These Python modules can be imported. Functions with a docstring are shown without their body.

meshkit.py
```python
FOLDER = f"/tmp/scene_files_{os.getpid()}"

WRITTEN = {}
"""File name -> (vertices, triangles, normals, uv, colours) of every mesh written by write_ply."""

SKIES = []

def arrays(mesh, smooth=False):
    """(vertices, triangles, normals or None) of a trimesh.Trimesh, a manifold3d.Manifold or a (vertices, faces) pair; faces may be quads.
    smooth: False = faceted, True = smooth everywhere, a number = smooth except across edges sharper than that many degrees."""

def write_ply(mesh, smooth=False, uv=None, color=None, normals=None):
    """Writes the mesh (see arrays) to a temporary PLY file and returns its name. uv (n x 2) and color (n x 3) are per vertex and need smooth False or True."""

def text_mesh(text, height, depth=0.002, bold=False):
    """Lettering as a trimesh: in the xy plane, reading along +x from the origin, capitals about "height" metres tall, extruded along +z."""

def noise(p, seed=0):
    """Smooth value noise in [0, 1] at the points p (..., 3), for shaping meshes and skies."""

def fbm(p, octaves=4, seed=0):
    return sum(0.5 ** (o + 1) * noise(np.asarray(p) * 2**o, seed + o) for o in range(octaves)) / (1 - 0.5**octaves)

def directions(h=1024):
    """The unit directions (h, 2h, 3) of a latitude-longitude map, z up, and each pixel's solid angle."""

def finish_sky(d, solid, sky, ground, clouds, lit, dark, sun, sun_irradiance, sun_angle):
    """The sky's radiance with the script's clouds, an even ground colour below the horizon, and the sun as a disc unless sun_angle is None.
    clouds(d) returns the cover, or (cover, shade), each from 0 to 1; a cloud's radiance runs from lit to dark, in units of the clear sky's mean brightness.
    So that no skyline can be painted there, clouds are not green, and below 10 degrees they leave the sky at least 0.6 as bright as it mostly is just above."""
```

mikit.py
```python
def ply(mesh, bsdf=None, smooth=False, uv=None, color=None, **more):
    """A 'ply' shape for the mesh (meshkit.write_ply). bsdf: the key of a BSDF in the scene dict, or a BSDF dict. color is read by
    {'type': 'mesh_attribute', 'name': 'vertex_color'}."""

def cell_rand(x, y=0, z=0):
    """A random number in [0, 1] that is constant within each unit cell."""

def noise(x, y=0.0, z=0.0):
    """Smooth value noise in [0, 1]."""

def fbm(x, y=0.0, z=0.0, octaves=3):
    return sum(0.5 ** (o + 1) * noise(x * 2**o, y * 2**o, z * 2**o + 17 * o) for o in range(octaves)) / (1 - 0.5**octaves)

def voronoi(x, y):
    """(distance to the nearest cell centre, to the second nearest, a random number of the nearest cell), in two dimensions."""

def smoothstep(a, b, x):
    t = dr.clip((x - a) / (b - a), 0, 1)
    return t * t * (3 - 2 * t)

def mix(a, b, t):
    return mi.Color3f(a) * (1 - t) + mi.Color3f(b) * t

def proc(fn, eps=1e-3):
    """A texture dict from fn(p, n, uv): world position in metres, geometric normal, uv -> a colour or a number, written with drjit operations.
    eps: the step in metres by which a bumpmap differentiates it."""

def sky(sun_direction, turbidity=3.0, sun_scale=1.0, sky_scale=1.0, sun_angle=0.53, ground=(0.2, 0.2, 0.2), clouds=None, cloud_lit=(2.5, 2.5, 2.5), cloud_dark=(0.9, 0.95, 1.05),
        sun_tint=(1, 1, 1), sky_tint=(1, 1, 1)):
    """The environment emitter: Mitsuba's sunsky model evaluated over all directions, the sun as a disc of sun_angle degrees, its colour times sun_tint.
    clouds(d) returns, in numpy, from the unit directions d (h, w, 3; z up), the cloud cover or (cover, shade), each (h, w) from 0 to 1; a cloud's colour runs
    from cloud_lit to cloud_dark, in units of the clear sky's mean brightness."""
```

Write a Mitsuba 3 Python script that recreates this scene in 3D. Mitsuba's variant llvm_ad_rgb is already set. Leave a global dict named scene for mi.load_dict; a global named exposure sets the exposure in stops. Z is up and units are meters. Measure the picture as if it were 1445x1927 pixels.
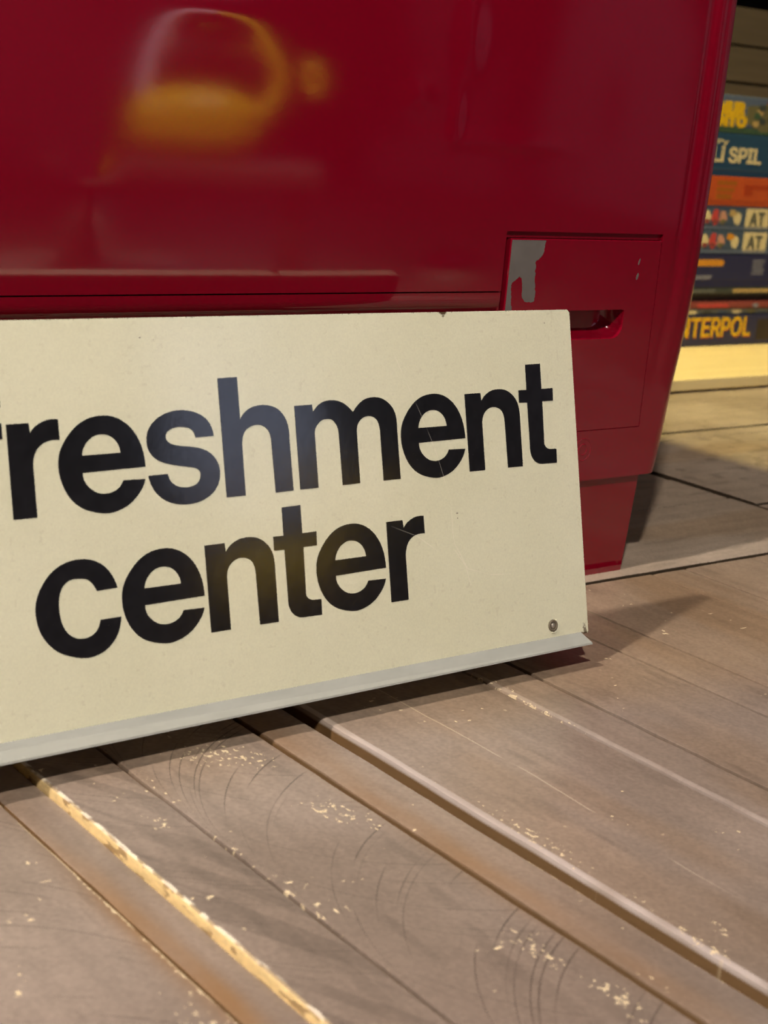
import math, random
import numpy as np, trimesh, manifold3d as m3
import drjit as dr
import mitsuba as mi
import mikit, meshkit
from mikit import noise, fbm, cell_rand, smoothstep, mix
from shapely.geometry import Polygon, Point
from shapely import affinity
from shapely.ops import unary_union

random.seed(7); RNG = np.random.default_rng(7)
T = mi.ScalarTransform4f
scene = {'type': 'scene'}
labels = {}

# ------------------------------------------------------------------ camera
FPX, CAM_Z = 2974.2, 0.30
RIGHT = np.array([0.7901, -0.6073, 0.0834]); DOWN = np.array([-0.0914, -0.2513, -0.9636]); FWD = np.array([0.6062, 0.7537, -0.2540])
EYE = np.array([0, 0, CAM_Z])
scene['camera'] = {'type': 'thinlens', 'fov': 2 * math.degrees(math.atan(722.5 / FPX)), 'fov_axis': 'x',
                   'aperture_radius': 0.0017, 'focus_distance': 0.86, 'near_clip': 0.02, 'far_clip': 50.0,
                   'to_world': T().look_at(origin=EYE.tolist(), target=(EYE + FWD).tolist(), up=(-DOWN).tolist())}
# ------------------------------------------------------------------ light levels (the lamps themselves are built further down)
exposure = 0.0
KEY = (2200, 1930, 1620)             # track spot to the left of the machine
KEY_POS, KEY_AIM = (-.88, .50, 1.85), (.62, .45, 0)
WARM = (6300, 5250, 2050)           # warm spot over the games shelf
WARM_POS, WARM_AIM = (.345, 1.05, 2.30), (1.55, 1.15, 0)
PANEL_FILL = (1.1, 1.07, 1.0)             # unseen ceiling panels added behind the camera as fill
FRONT = (2200, 1975, 1710)         # unseen track spot added behind the viewer as front light
FRONT_POS, FRONT_AIM = (-.80, -.78, 2.08), (.5, .6, .1)
CAN = (16000, 14300, 12600)          # unseen spot added to brighten the yellow can for its reflection
CAN_POS, CAN_AIM = (.75, .35, 2.45), (1.245, -.62, .24)
ADDED_LAMPS = [(.3, -.9), (1.9, -1.2), (2.6, -2.5)]
WINDOW_FILL = (1.8, 2.0, 2.7)          # glow of the windows added behind the viewer

# ------------------------------------------------------------------ helpers
def sbox(x0, x1, z0, z1): return Polygon([(x0, z0), (x1, z0), (x1, z1), (x0, z1)])
def add(key, mesh, bsdf, smooth=False, **more):
    scene[key] = mikit.ply(mesh, bsdf, smooth, **more)
    return key
def tag(key, label, cat=None, group=None, kind=None):
    labels[key] = {'label': label}
    if cat: labels[key]['category'] = cat
    if group: labels[key]['group'] = group
    if kind: labels[key]['kind'] = kind
_count = {}
def num(key):
    _count[key] = _count.get(key, -1) + 1
    return key if _count[key] == 0 else f'{key}_{_count[key]:03d}'
def rbox(x0, x1, y0, y1, z0, z1, b=0.001):
    pts = []
    for sx in (0, 1):
        for sy in (0, 1):
            for sz in (0, 1):
                c = np.array([(x0, x1)[sx], (y0, y1)[sy], (z0, z1)[sz]]); d = np.array([(1, -1)[sx], (1, -1)[sy], (1, -1)[sz]]) * b
                for k in range(3):
                    e = d.copy(); e[k] = 0; pts.append(c + e)
    return trimesh.convex.convex_hull(np.array(pts))
def cat(ms): return trimesh.util.concatenate(ms)
def to_tri(m):
    q = m.to_mesh(); return trimesh.Trimesh(np.array(q.vert_properties[:, :3], float), np.array(q.tri_verts), process=False)
def to_man(t):
    return m3.Manifold(m3.Mesh(np.asarray(t.vertices, np.float32), np.asarray(t.faces, np.uint32)))
def mbox(x0, x1, y0, y1, z0, z1):
    return m3.Manifold.cube([x1 - x0, y1 - y0, z1 - z0]).translate([x0, y0, z0])
def extrude(poly, h):
    parts = [trimesh.creation.extrude_polygon(g, h, engine='earcut') for g in getattr(poly, 'geoms', [poly]) if g.area > 0]
    return cat(parts)
def place(mesh, origin, X, Y, Z):
    M = np.eye(4); M[:3, 0] = X; M[:3, 1] = Y; M[:3, 2] = Z; M[:3, 3] = origin
    m = mesh.copy(); m.apply_transform(M); return m
def tube(path, r, n=16, closed=False):
    P = np.asarray(path, float); N = len(P)
    R_ = np.broadcast_to(np.asarray(r, float), (N,))
    t = np.gradient(P, axis=0)
    if closed: t = np.roll(P, -1, 0) - np.roll(P, 1, 0)
    t /= np.linalg.norm(t, axis=1, keepdims=True)
    u = np.cross(t[0], [0.31, 0.17, 0.93]); u /= np.linalg.norm(u); rings = []
    for i in range(N):
        u = u - t[i] * u.dot(t[i]); u /= np.linalg.norm(u); w = np.cross(t[i], u)
        a = np.linspace(0, 2 * np.pi, n, endpoint=False)
        rings.append(P[i] + R_[i] * (np.cos(a)[:, None] * u + np.sin(a)[:, None] * w))
    V = np.vstack(rings); F = []
    for i in range(N if closed else N - 1):
        j = (i + 1) % N
        for k in range(n):
            l = (k + 1) % n; F += [[i*n+k, i*n+l, j*n+l], [i*n+k, j*n+l, j*n+k]]
    if not closed:
        V = np.vstack([V, P[:1], P[-1:]]); a, b = len(V) - 2, len(V) - 1
        for k in range(n):
            l = (k + 1) % n; F += [[a, l, k], [b, (N-1)*n+k, (N-1)*n+l]]
    m = trimesh.Trimesh(V, F, process=False); m.fix_normals(); return m
def lin(r, g, b):
    return [((c / 255 + .055) / 1.055) ** 2.4 if c > 10 else c / 3294.6 for c in (r, g, b)]
def plain(color, rough=0.5, spec=0.5, **k):
    return {'type': 'twosided', 'b': {'type': 'principled', 'base_color': {'type': 'rgb', 'value': list(color)}, 'roughness': rough, 'specular': spec, **k}}

# ------------------------------------------------------------------ materials
def gauss(x, y, cx, cy, rx, ry, ang=0.0):
    c, s = math.cos(ang), math.sin(ang)
    a = ((x - cx) * c + (y - cy) * s) / rx; b = (-(x - cx) * s + (y - cy) * c) / ry
    return dr.exp(-(a * a + b * b))

# worn patches on the planks where the pale wood shows through: x, y, half-lengths
CHIPS = [(.4475, .435, .006, .040, 0), (.457, .3415, .005, .010, 0), (.4445, .340, .004, .028, 0), (.385, .368, .008, .022, 0), (.388, .325, .008, .022, 0),
         (.3845, .560, .010, .022, 0), (.385, .495, .011, .022, .4), (.393, .4767, .004, .010, 0), (.312, .523, .004, .012, .5), (.2522, .5152, .0035, .003, 0),
         (.5535, .5800, .004, .020, 0), (.330, .545, .003, .035, 0), (.328, .455, .0022, .060, 0), (.711, .6037, .003, .003, 0), (.255, .385, .012, .018, 0), (.372, .57, .02, .02, .5)]
EDGE_CHIPS = [(.4317, .398, .045), (.4317, .31, .03), (.4026, .415, .03), (.2632, .45, .10), (.5518, .56, .05)]        # along an edge x, around y, half-length
def plank_base(p, along, across):
    n1 = fbm(p.x * 9, p.y * 9, 3.1, 3); n2 = fbm(across * 160, along * 14, 7.7, 3); n3 = fbm(p.x * 60, p.y * 60, 1.3, 2)
    c = mix((.208, .162, .137), (.268, .215, .188), smoothstep(.3, .7, n1))
    c = c * (0.80 + 0.32 * n2) * (0.90 + 0.18 * n3) * (.86 + .28 * fbm(p.x * 620, p.y * 620, 2.2, 2))
    warm = smoothstep(.52, .74, fbm(across * 22, along * 5, 40.0, 3))
    c = mix(c, mi.Color3f(c) * mi.Color3f(.92, .82, .68), warm * .55)
    dark = smoothstep(.66, .80, fbm(across * 95, along * 22, 11.0, 3))
    return mix(c, mi.Color3f(c) * .66, dark * .40)
PALE = (.68, .56, .38)
def deck_fn(p, n, uv):
    c = plank_base(p, p.y, p.x)
    # saw marks: families of arcs
    for xc, R, sg, gap, a, xa, xb in ((.447, .118, 1, .0042, .85, .3275, .4012), (.447, .121, -1, .0060, .30, .3275, .4012), (.16, .118, 1, .0060, .45, .19, .264), (.36, .090, -1, .0034, .40, .2892, .3262)):
        h = p.y - sg * dr.sqrt(dr.maximum(R * R - dr.square(p.x - xc), 1e-6))
        w = h / gap + .25 * noise(p.x * 30, p.y * 30, 2.0); k = dr.floor(w); f = w - k
        line = smoothstep(.66, .84, f) * smoothstep(1.0, .90, f)
        on = smoothstep(.58, .62, cell_rand(k, 5.0)) * smoothstep(.40, .66, noise(k * 3.7, p.x * 34 + k, p.y * 20)) * smoothstep(xa, xa + .002, p.x) * smoothstep(xb, xb - .002, p.x)
        c = mix(c, mi.Color3f(c) * .45, line * on * a)
    c = mix(c, mi.Color3f(c) * .80, smoothstep(.2892, .2900, p.x) * smoothstep(.3265, .3255, p.x) * smoothstep(.40, .62, fbm(p.x * 130 + p.y * 60, p.y * 14, 3.0, 3)))
    # straight fine groove on the wide plank
    gx = .4905 - .006 * smoothstep(.50, .36, p.y) + .0006 * noise(p.y * 60, 3.0)
    c = mix(c, (.52, .44, .36), smoothstep(.0007, .0002, dr.abs(p.x - gx)) * smoothstep(.34, .40, p.y) * .45 * smoothstep(.3, .5, noise(p.y * 40, 9.0)))
    # brown stain on the narrow strips
    stain = gauss(p.x, p.y, .2680, .43, .0085, .085) * 1.3 + gauss(p.x, p.y, .409, .44, .009, .16) * .65
    c = mix(c, (.235, .125, .050), dr.minimum(stain, .85) * (.55 + .45 * noise(p.x * 200, p.y * 30, 5.0)))
    # bare sides are browner; rubbed edges paler, with a lilac sheen painted in
    c = mix(c, (.165, .098, .047), smoothstep(.72, .90, dr.abs(n.x)) * smoothstep(-.0012, -.0030, p.z))
    rub_sheen = dr.maximum(smoothstep(.0026, .0012, dr.abs(p.x - .4422)), smoothstep(.0024, .0012, dr.abs(p.x - .5528)) * .38) * smoothstep(-.0035, -.0020, p.z)
    c = mix(c, (.47, .41, .40), rub_sheen * (.45 + .5 * noise(p.y * 70, p.x * 300, 2.0)))
    pale = smoothstep(.0010, .0003, dr.abs(p.x - .2636)) * smoothstep(.36, .46, fbm(p.y * 90, 3.0, 1.0, 3))
    c = mix(c, (.62, .50, .34), pale * .9)
    tan = smoothstep(.52, .60, p.y + .12 * (p.x - .45) + .05 * (fbm(p.x * 14, p.y * 14, 8.0, 2) - .5))
    c = mix(c, mi.Color3f(c) * mi.Color3f(1.10, 1.0, .78), tan * .8)                       # a browner tone near the sign
    # chips and flecks
    hi = fbm(p.x * 700, p.y * 480, 6.0, 3)
    m = mi.Float(0)
    for cx, cy, rx, ry, a in CHIPS: m = dr.maximum(m, gauss(p.x, p.y, cx, cy, rx, ry, a))
    for ex, ey, ry in EDGE_CHIPS: m = dr.maximum(m, gauss(p.x, p.y, ex, ey, .0016, ry) * 1.25)
    chip = smoothstep(.93, 1.02, m * .36 + hi * 1.0)
    fleck = smoothstep(.84, .90, noise(p.x * 420, p.y * 420, 8.0)) * smoothstep(.50, .62, noise(p.x * 25, p.y * 25, 2.0)) * smoothstep(.75, .9, noise(p.x * 120, p.y * 120, 12.))
    return mix(c, PALE, dr.minimum(chip * .9 + fleck, 1.0))
def deck_raw_fn(p, n, uv):                                            # the plank whose left side is bare wood
    c = deck_fn(p, n, uv)
    side = smoothstep(-.35, -.60, n.x)
    dirt = smoothstep(.56, .70, fbm(p.y * 120, p.z * 300, 4.0, 3))
    raw = mix((.82, .62, .31), (.26, .15, .07), dirt * .75) * (.8 + .4 * fbm(p.y * 300, p.z * 700, 2.0, 3))
    worn = smoothstep(.0026, .0012, p.x - .2893) * smoothstep(.35, .6, fbm(p.y * 170, p.x * 400, 5.0, 2))
    return mix(mix(c, (.82, .76, .66), worn * .9), raw, side)
def cross_fn(p, n, uv):                                               # planks of the far part, running the other way
    c = plank_base(p, p.x, p.y) * mi.Color3f(1.48, 1.50, 1.36)
    spots = smoothstep(.76, .83, noise(p.x * 60, p.y * 90, 21.0)) * smoothstep(.5, .6, noise(p.x * 9, p.y * 14, 3.0))
    c = mix(c, mi.Color3f(c) * .40, spots * .35)
    return mix(c, (.05, .035, .022), smoothstep(.70, .90, dr.maximum(dr.abs(n.y), dr.abs(n.x))))  # side faces near black, painting shade into the gaps
def deck_bump(p, n, uv):
    return fbm(p.x * 500, p.y * 60, p.z * 500, 2) * .6 + fbm(p.x * 60, p.y * 40, 2.0, 2) * 1.6
def cross_bump(p, n, uv):
    return fbm(p.x * 60, p.y * 500, p.z * 500, 2) * .6 + fbm(p.x * 40, p.y * 60, 2.0, 2) * 1.6
def bumped(b, fn, scale, eps=5e-4):
    return {'type': 'twosided', 'b': {'type': 'bumpmap', 'map': mikit.proc(fn, eps), 'scale': scale, 'b': b}}
def pr(fn, rough, spec=.5, **k):
    return {'type': 'principled', 'base_color': mikit.proc(fn), 'roughness': rough, 'specular': spec, **k}
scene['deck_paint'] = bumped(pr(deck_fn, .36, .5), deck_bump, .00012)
scene['deck_paint_raw'] = bumped(pr(deck_raw_fn, .45, .5), deck_bump, .00012)
scene['cross_paint'] = bumped(pr(cross_fn, .5, .4), cross_bump, .00012)
scene['under_dark'] = plain((.012, .010, .009), .9, .1)

def pale_fn(p, n, uv):
    g = fbm(p.x * 7, p.y * 90, p.z * 90, 4)
    return mix((.66, .52, .25), (.80, .66, .36), g)
scene['pale_wood'] = {'type': 'twosided', 'b': pr(pale_fn, .55, .3)}
def slat_fn(p, n, uv):
    g = fbm(p.x * 5, p.y * 20, p.z * 80, 4) * .7 + .3 * cell_rand(dr.floor(p.z / .059), 3.0)
    return mix((.10, .073, .034), (.18, .13, .066), g)
scene['slat_wood'] = {'type': 'twosided', 'b': pr(slat_fn, .6, .3)}
def room_fn(p, n, uv):
    return mix((.075, .066, .062), (.10, .088, .08), fbm(p.x * 2, p.y * 2, p.z * 2, 3))
scene['room_paint'] = {'type': 'twosided', 'b': pr(room_fn, .8, .2)}
def front_wall_fn(p, n, uv):                                          # unseen wall; lavender patches added as reflectors for the red paint
    return mix((.045, .038, .044), (.62, .51, .67), smoothstep(.42, .58, fbm((p.x + p.y) * 2.0, p.z * 1.3, 4.4, 3)))
scene['reflector_patches'] = {'type': 'twosided', 'b': pr(front_wall_fn, .8, .2)}
def ground_fn(p, n, uv):
    return mix((.10, .075, .055), (.16, .12, .09), fbm(p.x * 6, p.y * 1.2, 2.0, 3))
scene['ground_wood'] = {'type': 'twosided', 'b': pr(ground_fn, .5, .3)}

# red enamel, with the dents the panel has
DENTS = [(.4218, .3340, .030, .010, .00020), (.3594, .2443, .014, .016, .00022), (.5882, .3376, .010, .022, .0004), (.5548, .3014, .012, .008, .00025),
         (.6279, .2797, .045, .006, .00020), (.5825, .2919, .005, .018, .0002), (.5889, .2082, .020, .007, .0002)]
def red_bump(p, n, uv):
    h = (fbm(p.x * 9, p.y * 9, p.z * 9, 2) - .5) * .0004 + noise(p.x * 420, p.y * 420, p.z * 420) * .0000030
    for x, z, rx, rz, d in DENTS: h = h + gauss(p.x, p.z, x * 1.0203, CAM_Z + (z - CAM_Z) * 1.0203, rx, rz) * d * 1.6
    return h
def red_fn(p, n, uv):
    return mix((.185, .0012, .0110), (.205, .0018, .0135), fbm(p.x * 5, p.y * 5, p.z * 5, 2))
RED = dict(roughness=.065, specular=.95)
scene['red_enamel'] = {'type': 'twosided', 'b': {'type': 'bumpmap', 'map': mikit.proc(red_bump, 8e-4), 'scale': 1.0, 'b': {'type': 'principled', 'base_color': mikit.proc(red_fn), **RED}}}
def red_bump2(p, n, uv):
    return (fbm(p.x * 30, p.y * 30, p.z * 30, 2) - .5) * .00045
scene['red_panel'] = {'type': 'twosided', 'b': {'type': 'bumpmap', 'map': mikit.proc(red_bump2, 8e-4), 'scale': 1.0, 'b': {'type': 'principled', 'base_color': mikit.proc(red_fn), **RED}}}
def primer_fn(p, n, uv):
    return mix((.125, .112, .103), (.165, .150, .140), fbm(p.x * 120, p.z * 120, 2.0, 3))
scene['grey_primer'] = {'type': 'twosided', 'b': pr(primer_fn, .45, .4)}
scene['dark_gap'] = plain((.01, .003, .003), .7, .2)

# sign: cream enamel, black letters, both with the same scratches
LEAN = math.radians(14.08)
SK = .9726                                                            # size of the sign's own units in metres
SO = np.array([.6207, .5806, .0197]); SU = SK * np.array([1., 0, 0]); SV = SK * np.array([0, math.sin(LEAN), math.cos(LEAN)]); SN = SK * np.array([0, -math.cos(LEAN), math.sin(LEAN)])
SCR = [[(-128, 163), (-110.7, 126), (-104.6, 111.4), (-100.3, 97), (-96.5, 85), (-96.4, 68), (-95.8, 61.7), (-89.3, 50), (-86.1, 38)], [(-138, 75), (-121, 68), (-106, 57.6)], [(-95.8, 58), (-87.6, 47), (-72, 42), (-57, 40.6)]]
def sign_uv(p):
    return (p.x - SO[0]) * (1000 / SK), (p.z - SO[2]) * (1000 / math.cos(LEAN) / SK)
def scratches(u, v):
    s = mi.Float(0)
    for line in SCR:
        for (ax, ay), (bx, by) in zip(line, line[1:]):
            dx, dy = bx - ax, by - ay
            t = dr.clip(((u - ax) * dx + (v - ay) * dy) / (dx * dx + dy * dy), 0, 1)
            s = dr.maximum(s, smoothstep(.34, .10, dr.sqrt(dr.square(u - ax - t * dx) + dr.square(v - ay - t * dy))))
    return s * (.25 + .75 * smoothstep(.3, .6, noise(u * .12, v * .12, 4.0)))
def sign_fn(p, n, uv):
    u, v = sign_uv(p)
    c = mix((.655, .645, .475), (.705, .695, .535), fbm(u * .02, v * .02, 2.0, 3)) * (.96 + .06 * noise(u * 1.3, v * 1.3, 1.))
    c = mix(c, (.80, .76, .62), scratches(u, v) * .55)
    grime = smoothstep(.72, .84, fbm(u * .35, v * .35, 9., 3)) * .16
    c = mix(c, (.42, .38, .27), grime)
    nz = fbm(u * .8, v * .8, 5.0, 3)
    rust = smoothstep(.55, .75, gauss(u, v, -93.5, 186, 4.0, 4.5) * .75 + nz * .35)
    rust = dr.maximum(rust, smoothstep(.62, .80, smoothstep(2.6, .2, v) * smoothstep(-34, -6, u) * .55 + nz * .45))
    rust = dr.maximum(rust, smoothstep(.60, .80, gauss(u, v, -2.5, 2, 3, 7) * .6 + nz * .4) * .8)
    rust = dr.maximum(rust, smoothstep(.70, .76, smoothstep(183.8, 185.3, v) * .30 + nz * .62) * .6)
    for x, y, r in ((-92.6, 77.6, 1.1), (-92.4, 74.9, .9), (-20, 178, .9), (-277, 176, .8), (-270, 175, .6), (-12, 52, .6)):
        rust = dr.maximum(rust, smoothstep(r, r * .4, dr.sqrt(dr.square(u - x) + dr.square((v - y) * 1.5)) + nz * .5) * .8)
    return mix(c, (.085, .055, .03), rust)
def letter_fn(p, n, uv):
    u, v = sign_uv(p)
    c = mix((.0075, .0075, .0085), (.012, .012, .014), fbm(u * .2, v * .2, 3.0, 2))
    fleck = smoothstep(.90, .96, fbm(u * 1.7 + v * .6, v * 1.7 - u * .5, 14., 2)) * .12
    return mix(c, (.30, .29, .26), dr.maximum(scratches(u, v) * .40, fleck))
def sign_bump(p, n, uv):
    u, v = sign_uv(p)
    return fbm(u * .014, v * .014, 7.0, 2) * .0005 + fbm(u * .35, v * .35, 3., 2) * .000009 + noise(u * 2.2, v * 2.2, 1.) * .0000020
scene['sign_cream'] = bumped(pr(sign_fn, .16, .5), sign_bump, 1.0)
scene['sign_black'] = bumped(pr(letter_fn, .12, .55), sign_bump, 1.0)
def lip_fn(p, n, uv):
    return mix((.30, .31, .285), (.36, .37, .345), fbm(p.x * 60, p.y * 200, p.z * 200, 3))
scene['lip_grey'] = {'type': 'twosided', 'b': pr(lip_fn, .45, .5)}
scene['screw_metal'] = plain((.42, .38, .31), .35, .5, metallic=.7)
scene['dark_recess'] = plain((.12, .10, .07), .6, .3)

# ------------------------------------------------------------------ room shell
XW0, XW1, YW0, YW1, ZC = -2.4, 4.2, -3.6, 1.80, 2.8
add('floor', rbox(XW0, XW1, YW0, YW1, -.12, -.035, .001), 'ground_wood'); tag('floor', 'brown timber floor under the raised planks', kind='structure')
add('ceiling', rbox(XW0, XW1, YW0, YW1, ZC, ZC + .1, .001), 'room_paint'); tag('ceiling', 'plain ceiling above the display', kind='structure')
add('wall_left', rbox(XW0 - .1, XW0, YW0, YW1, -.12, ZC, .001), 'room_paint'); tag('wall_left', 'unseen side wall with lavender patches added for reflections', kind='structure')
add('wall_right', rbox(XW1, XW1 + .1, YW0, YW1, -.12, ZC, .001), 'reflector_patches'); tag('wall_right', 'unseen side wall with lavender patches added for reflections', kind='structure')
add('wall_front', rbox(XW0, XW1, YW0 - .1, YW0, -.12, ZC, .001), 'reflector_patches'); tag('wall_front', 'unseen wall behind the viewer with lavender patches added for reflections', kind='structure')
add('wall_back', rbox(XW0, XW1, YW1, YW1 + .1, -.12, ZC, .001), 'under_dark'); tag('wall_back', 'wall of horizontal brown wooden slats behind the board games', kind='structure')
for k, (z0, z1, dy) in enumerate([(.0, .055, 0), (.058, .115, .003), (.118, .176, .001), (.179, .237, .004), (.240, .300, .002), (.303, .3655, .003), (.3690, .4230, 0), (.4265, .4835, .004), (.512, .572, .001), (.575, .634, .003)] + [(.637 + .0605 * i, .6945 + .0605 * i, .001 * (i % 4)) for i in range(22)]):
    add(num('wall_back__slat'), rbox(.2, 3.4, 1.752 + dy, 1.80, z0, z1, .0012), 'slat_wood')

# ------------------------------------------------------------------ planks of the floor
def plank(a0, a1, b0, b1, zt, th, bev, seed, across='x', n=90, wob=.0004):
    """One plank: a0..a1 across, b0..b1 along; edges softened and a little uneven."""
    s = np.linspace(b0, b1, n); rng = np.random.default_rng(seed)
    def w(k): return wob * 2 * (meshkit.fbm(np.stack([s * 45, np.full(n, seed * 3.3), np.full(n, k * 5.1)], -1), 3, seed) - .5)
    rings = []
    c = (a1 - a0)
    prof = [(a0, -th), (a0, -bev * 1.2), (a0 + bev * .3, -bev * .35), (a0 + bev, 0), (a0 + c * .3, .0002), (a0 + c * .7, .0002), (a1 - bev, 0), (a1 - bev * .3, -bev * .35), (a1, -bev * 1.2), (a1, -th)]
    wl, wr, wz = w(1), w(2), w(3)
    V = np.zeros((n, len(prof), 3))
    for j, (a, z) in enumerate(prof):
        left = j < 5
        V[:, j, 0] = a + (wl if left else wr) * (1.0 if j in (1, 2, 3, 6, 7, 8) else .5 if j in (0, 9) else 0)
        V[:, j, 1] = s
        V[:, j, 2] = zt + z + (wz * .6 if 1 < j < 8 else 0)
    m = len(prof); V = V.reshape(-1, 3); F = []
    for i in range(n - 1):
        for j in range(m):
            l = (j + 1) % m; F += [[i*m+j, (i+1)*m+j, (i+1)*m+l], [i*m+j, (i+1)*m+l, i*m+l]]
    for j in range(1, m - 1): F += [[0, j, j + 1], [(n-1)*m, (n-1)*m+j+1, (n-1)*m+j]]
    if across == 'y': V = V[:, [1, 0, 2]]; F = [f[::-1] for f in F]
    t = trimesh.Trimesh(V, F, process=False)
    if t.volume < 0: t.invert()
    return t
DECK = [(-.335, -.262, 0), (-.260, -.150, 0), (-.148, -.112, 0), (-.110, .000, 0), (.002, .075, 0), (.077, .112, 0), (.114, .1885, 0), (.190, .2640, 0), (.2680, .2886, -.0038), (.2892, .3262, 0),
        (.3274, .4012, 0), (.4057, .4322, -.0010), (.4408, .5508, 0), (.5516, .5819, .0004), (.5840, .6567, 0), (.6589, .6934, 0), (.6956, .7943, 0), (.7960, .8278, -.0003), (.8292, .8994, 0),
        (.9005, .9550, 0), (.9560, 1.030, 0), (1.031, 1.071, 0), (1.072, 1.171, 0), (1.172, 1.245, 0), (1.246, 1.280, 0), (1.281, 1.39, 0)]
for k, (x0, x1, dz) in enumerate(DECK):
    fine = .15 < x0 < .6
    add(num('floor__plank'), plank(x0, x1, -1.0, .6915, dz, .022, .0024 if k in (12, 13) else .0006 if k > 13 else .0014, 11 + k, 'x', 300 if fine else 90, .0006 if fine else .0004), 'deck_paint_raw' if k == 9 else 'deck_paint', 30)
CROSS = [(-.60, 1.0290, .6975, .8232), (-.60, 1.0290, .8244, .8905), (-.60, 1.0290, .8918, .962), (-.60, 1.0290, .9632, 1.060), (-.60, 1.0290, 1.0612, 1.135), (-.60, 1.0290, 1.1362, 1.23), (-.60, 1.0290, 1.2312, 1.34), (-.60, 1.0290, 1.3412, 1.45),
         (1.0375, 2.6, .6975, .8000), (1.0375, 2.6, .8012, .9262), (1.0375, 2.6, .9275, 1.0095), (1.0375, 2.6, 1.0120, 1.0345), (1.0375, 2.6, 1.0362, 1.110), (1.0375, 2.6, 1.1112, 1.20), (1.0375, 2.6, 1.2012, 1.31), (1.0375, 2.6, 1.3112, 1.45), (1.0375, 2.6, 1.4512, 1.58), (1.0375, 2.6, 1.5812, 1.74)]
for k, (x0, x1, y0, y1) in enumerate(CROSS):
    add(num('floor__plank'), plank(y0, y1, x0, x1, -.0006 * (k % 3), .022, .0014, 61 + k, 'y', 120, .0006), 'cross_paint', 30)

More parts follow.
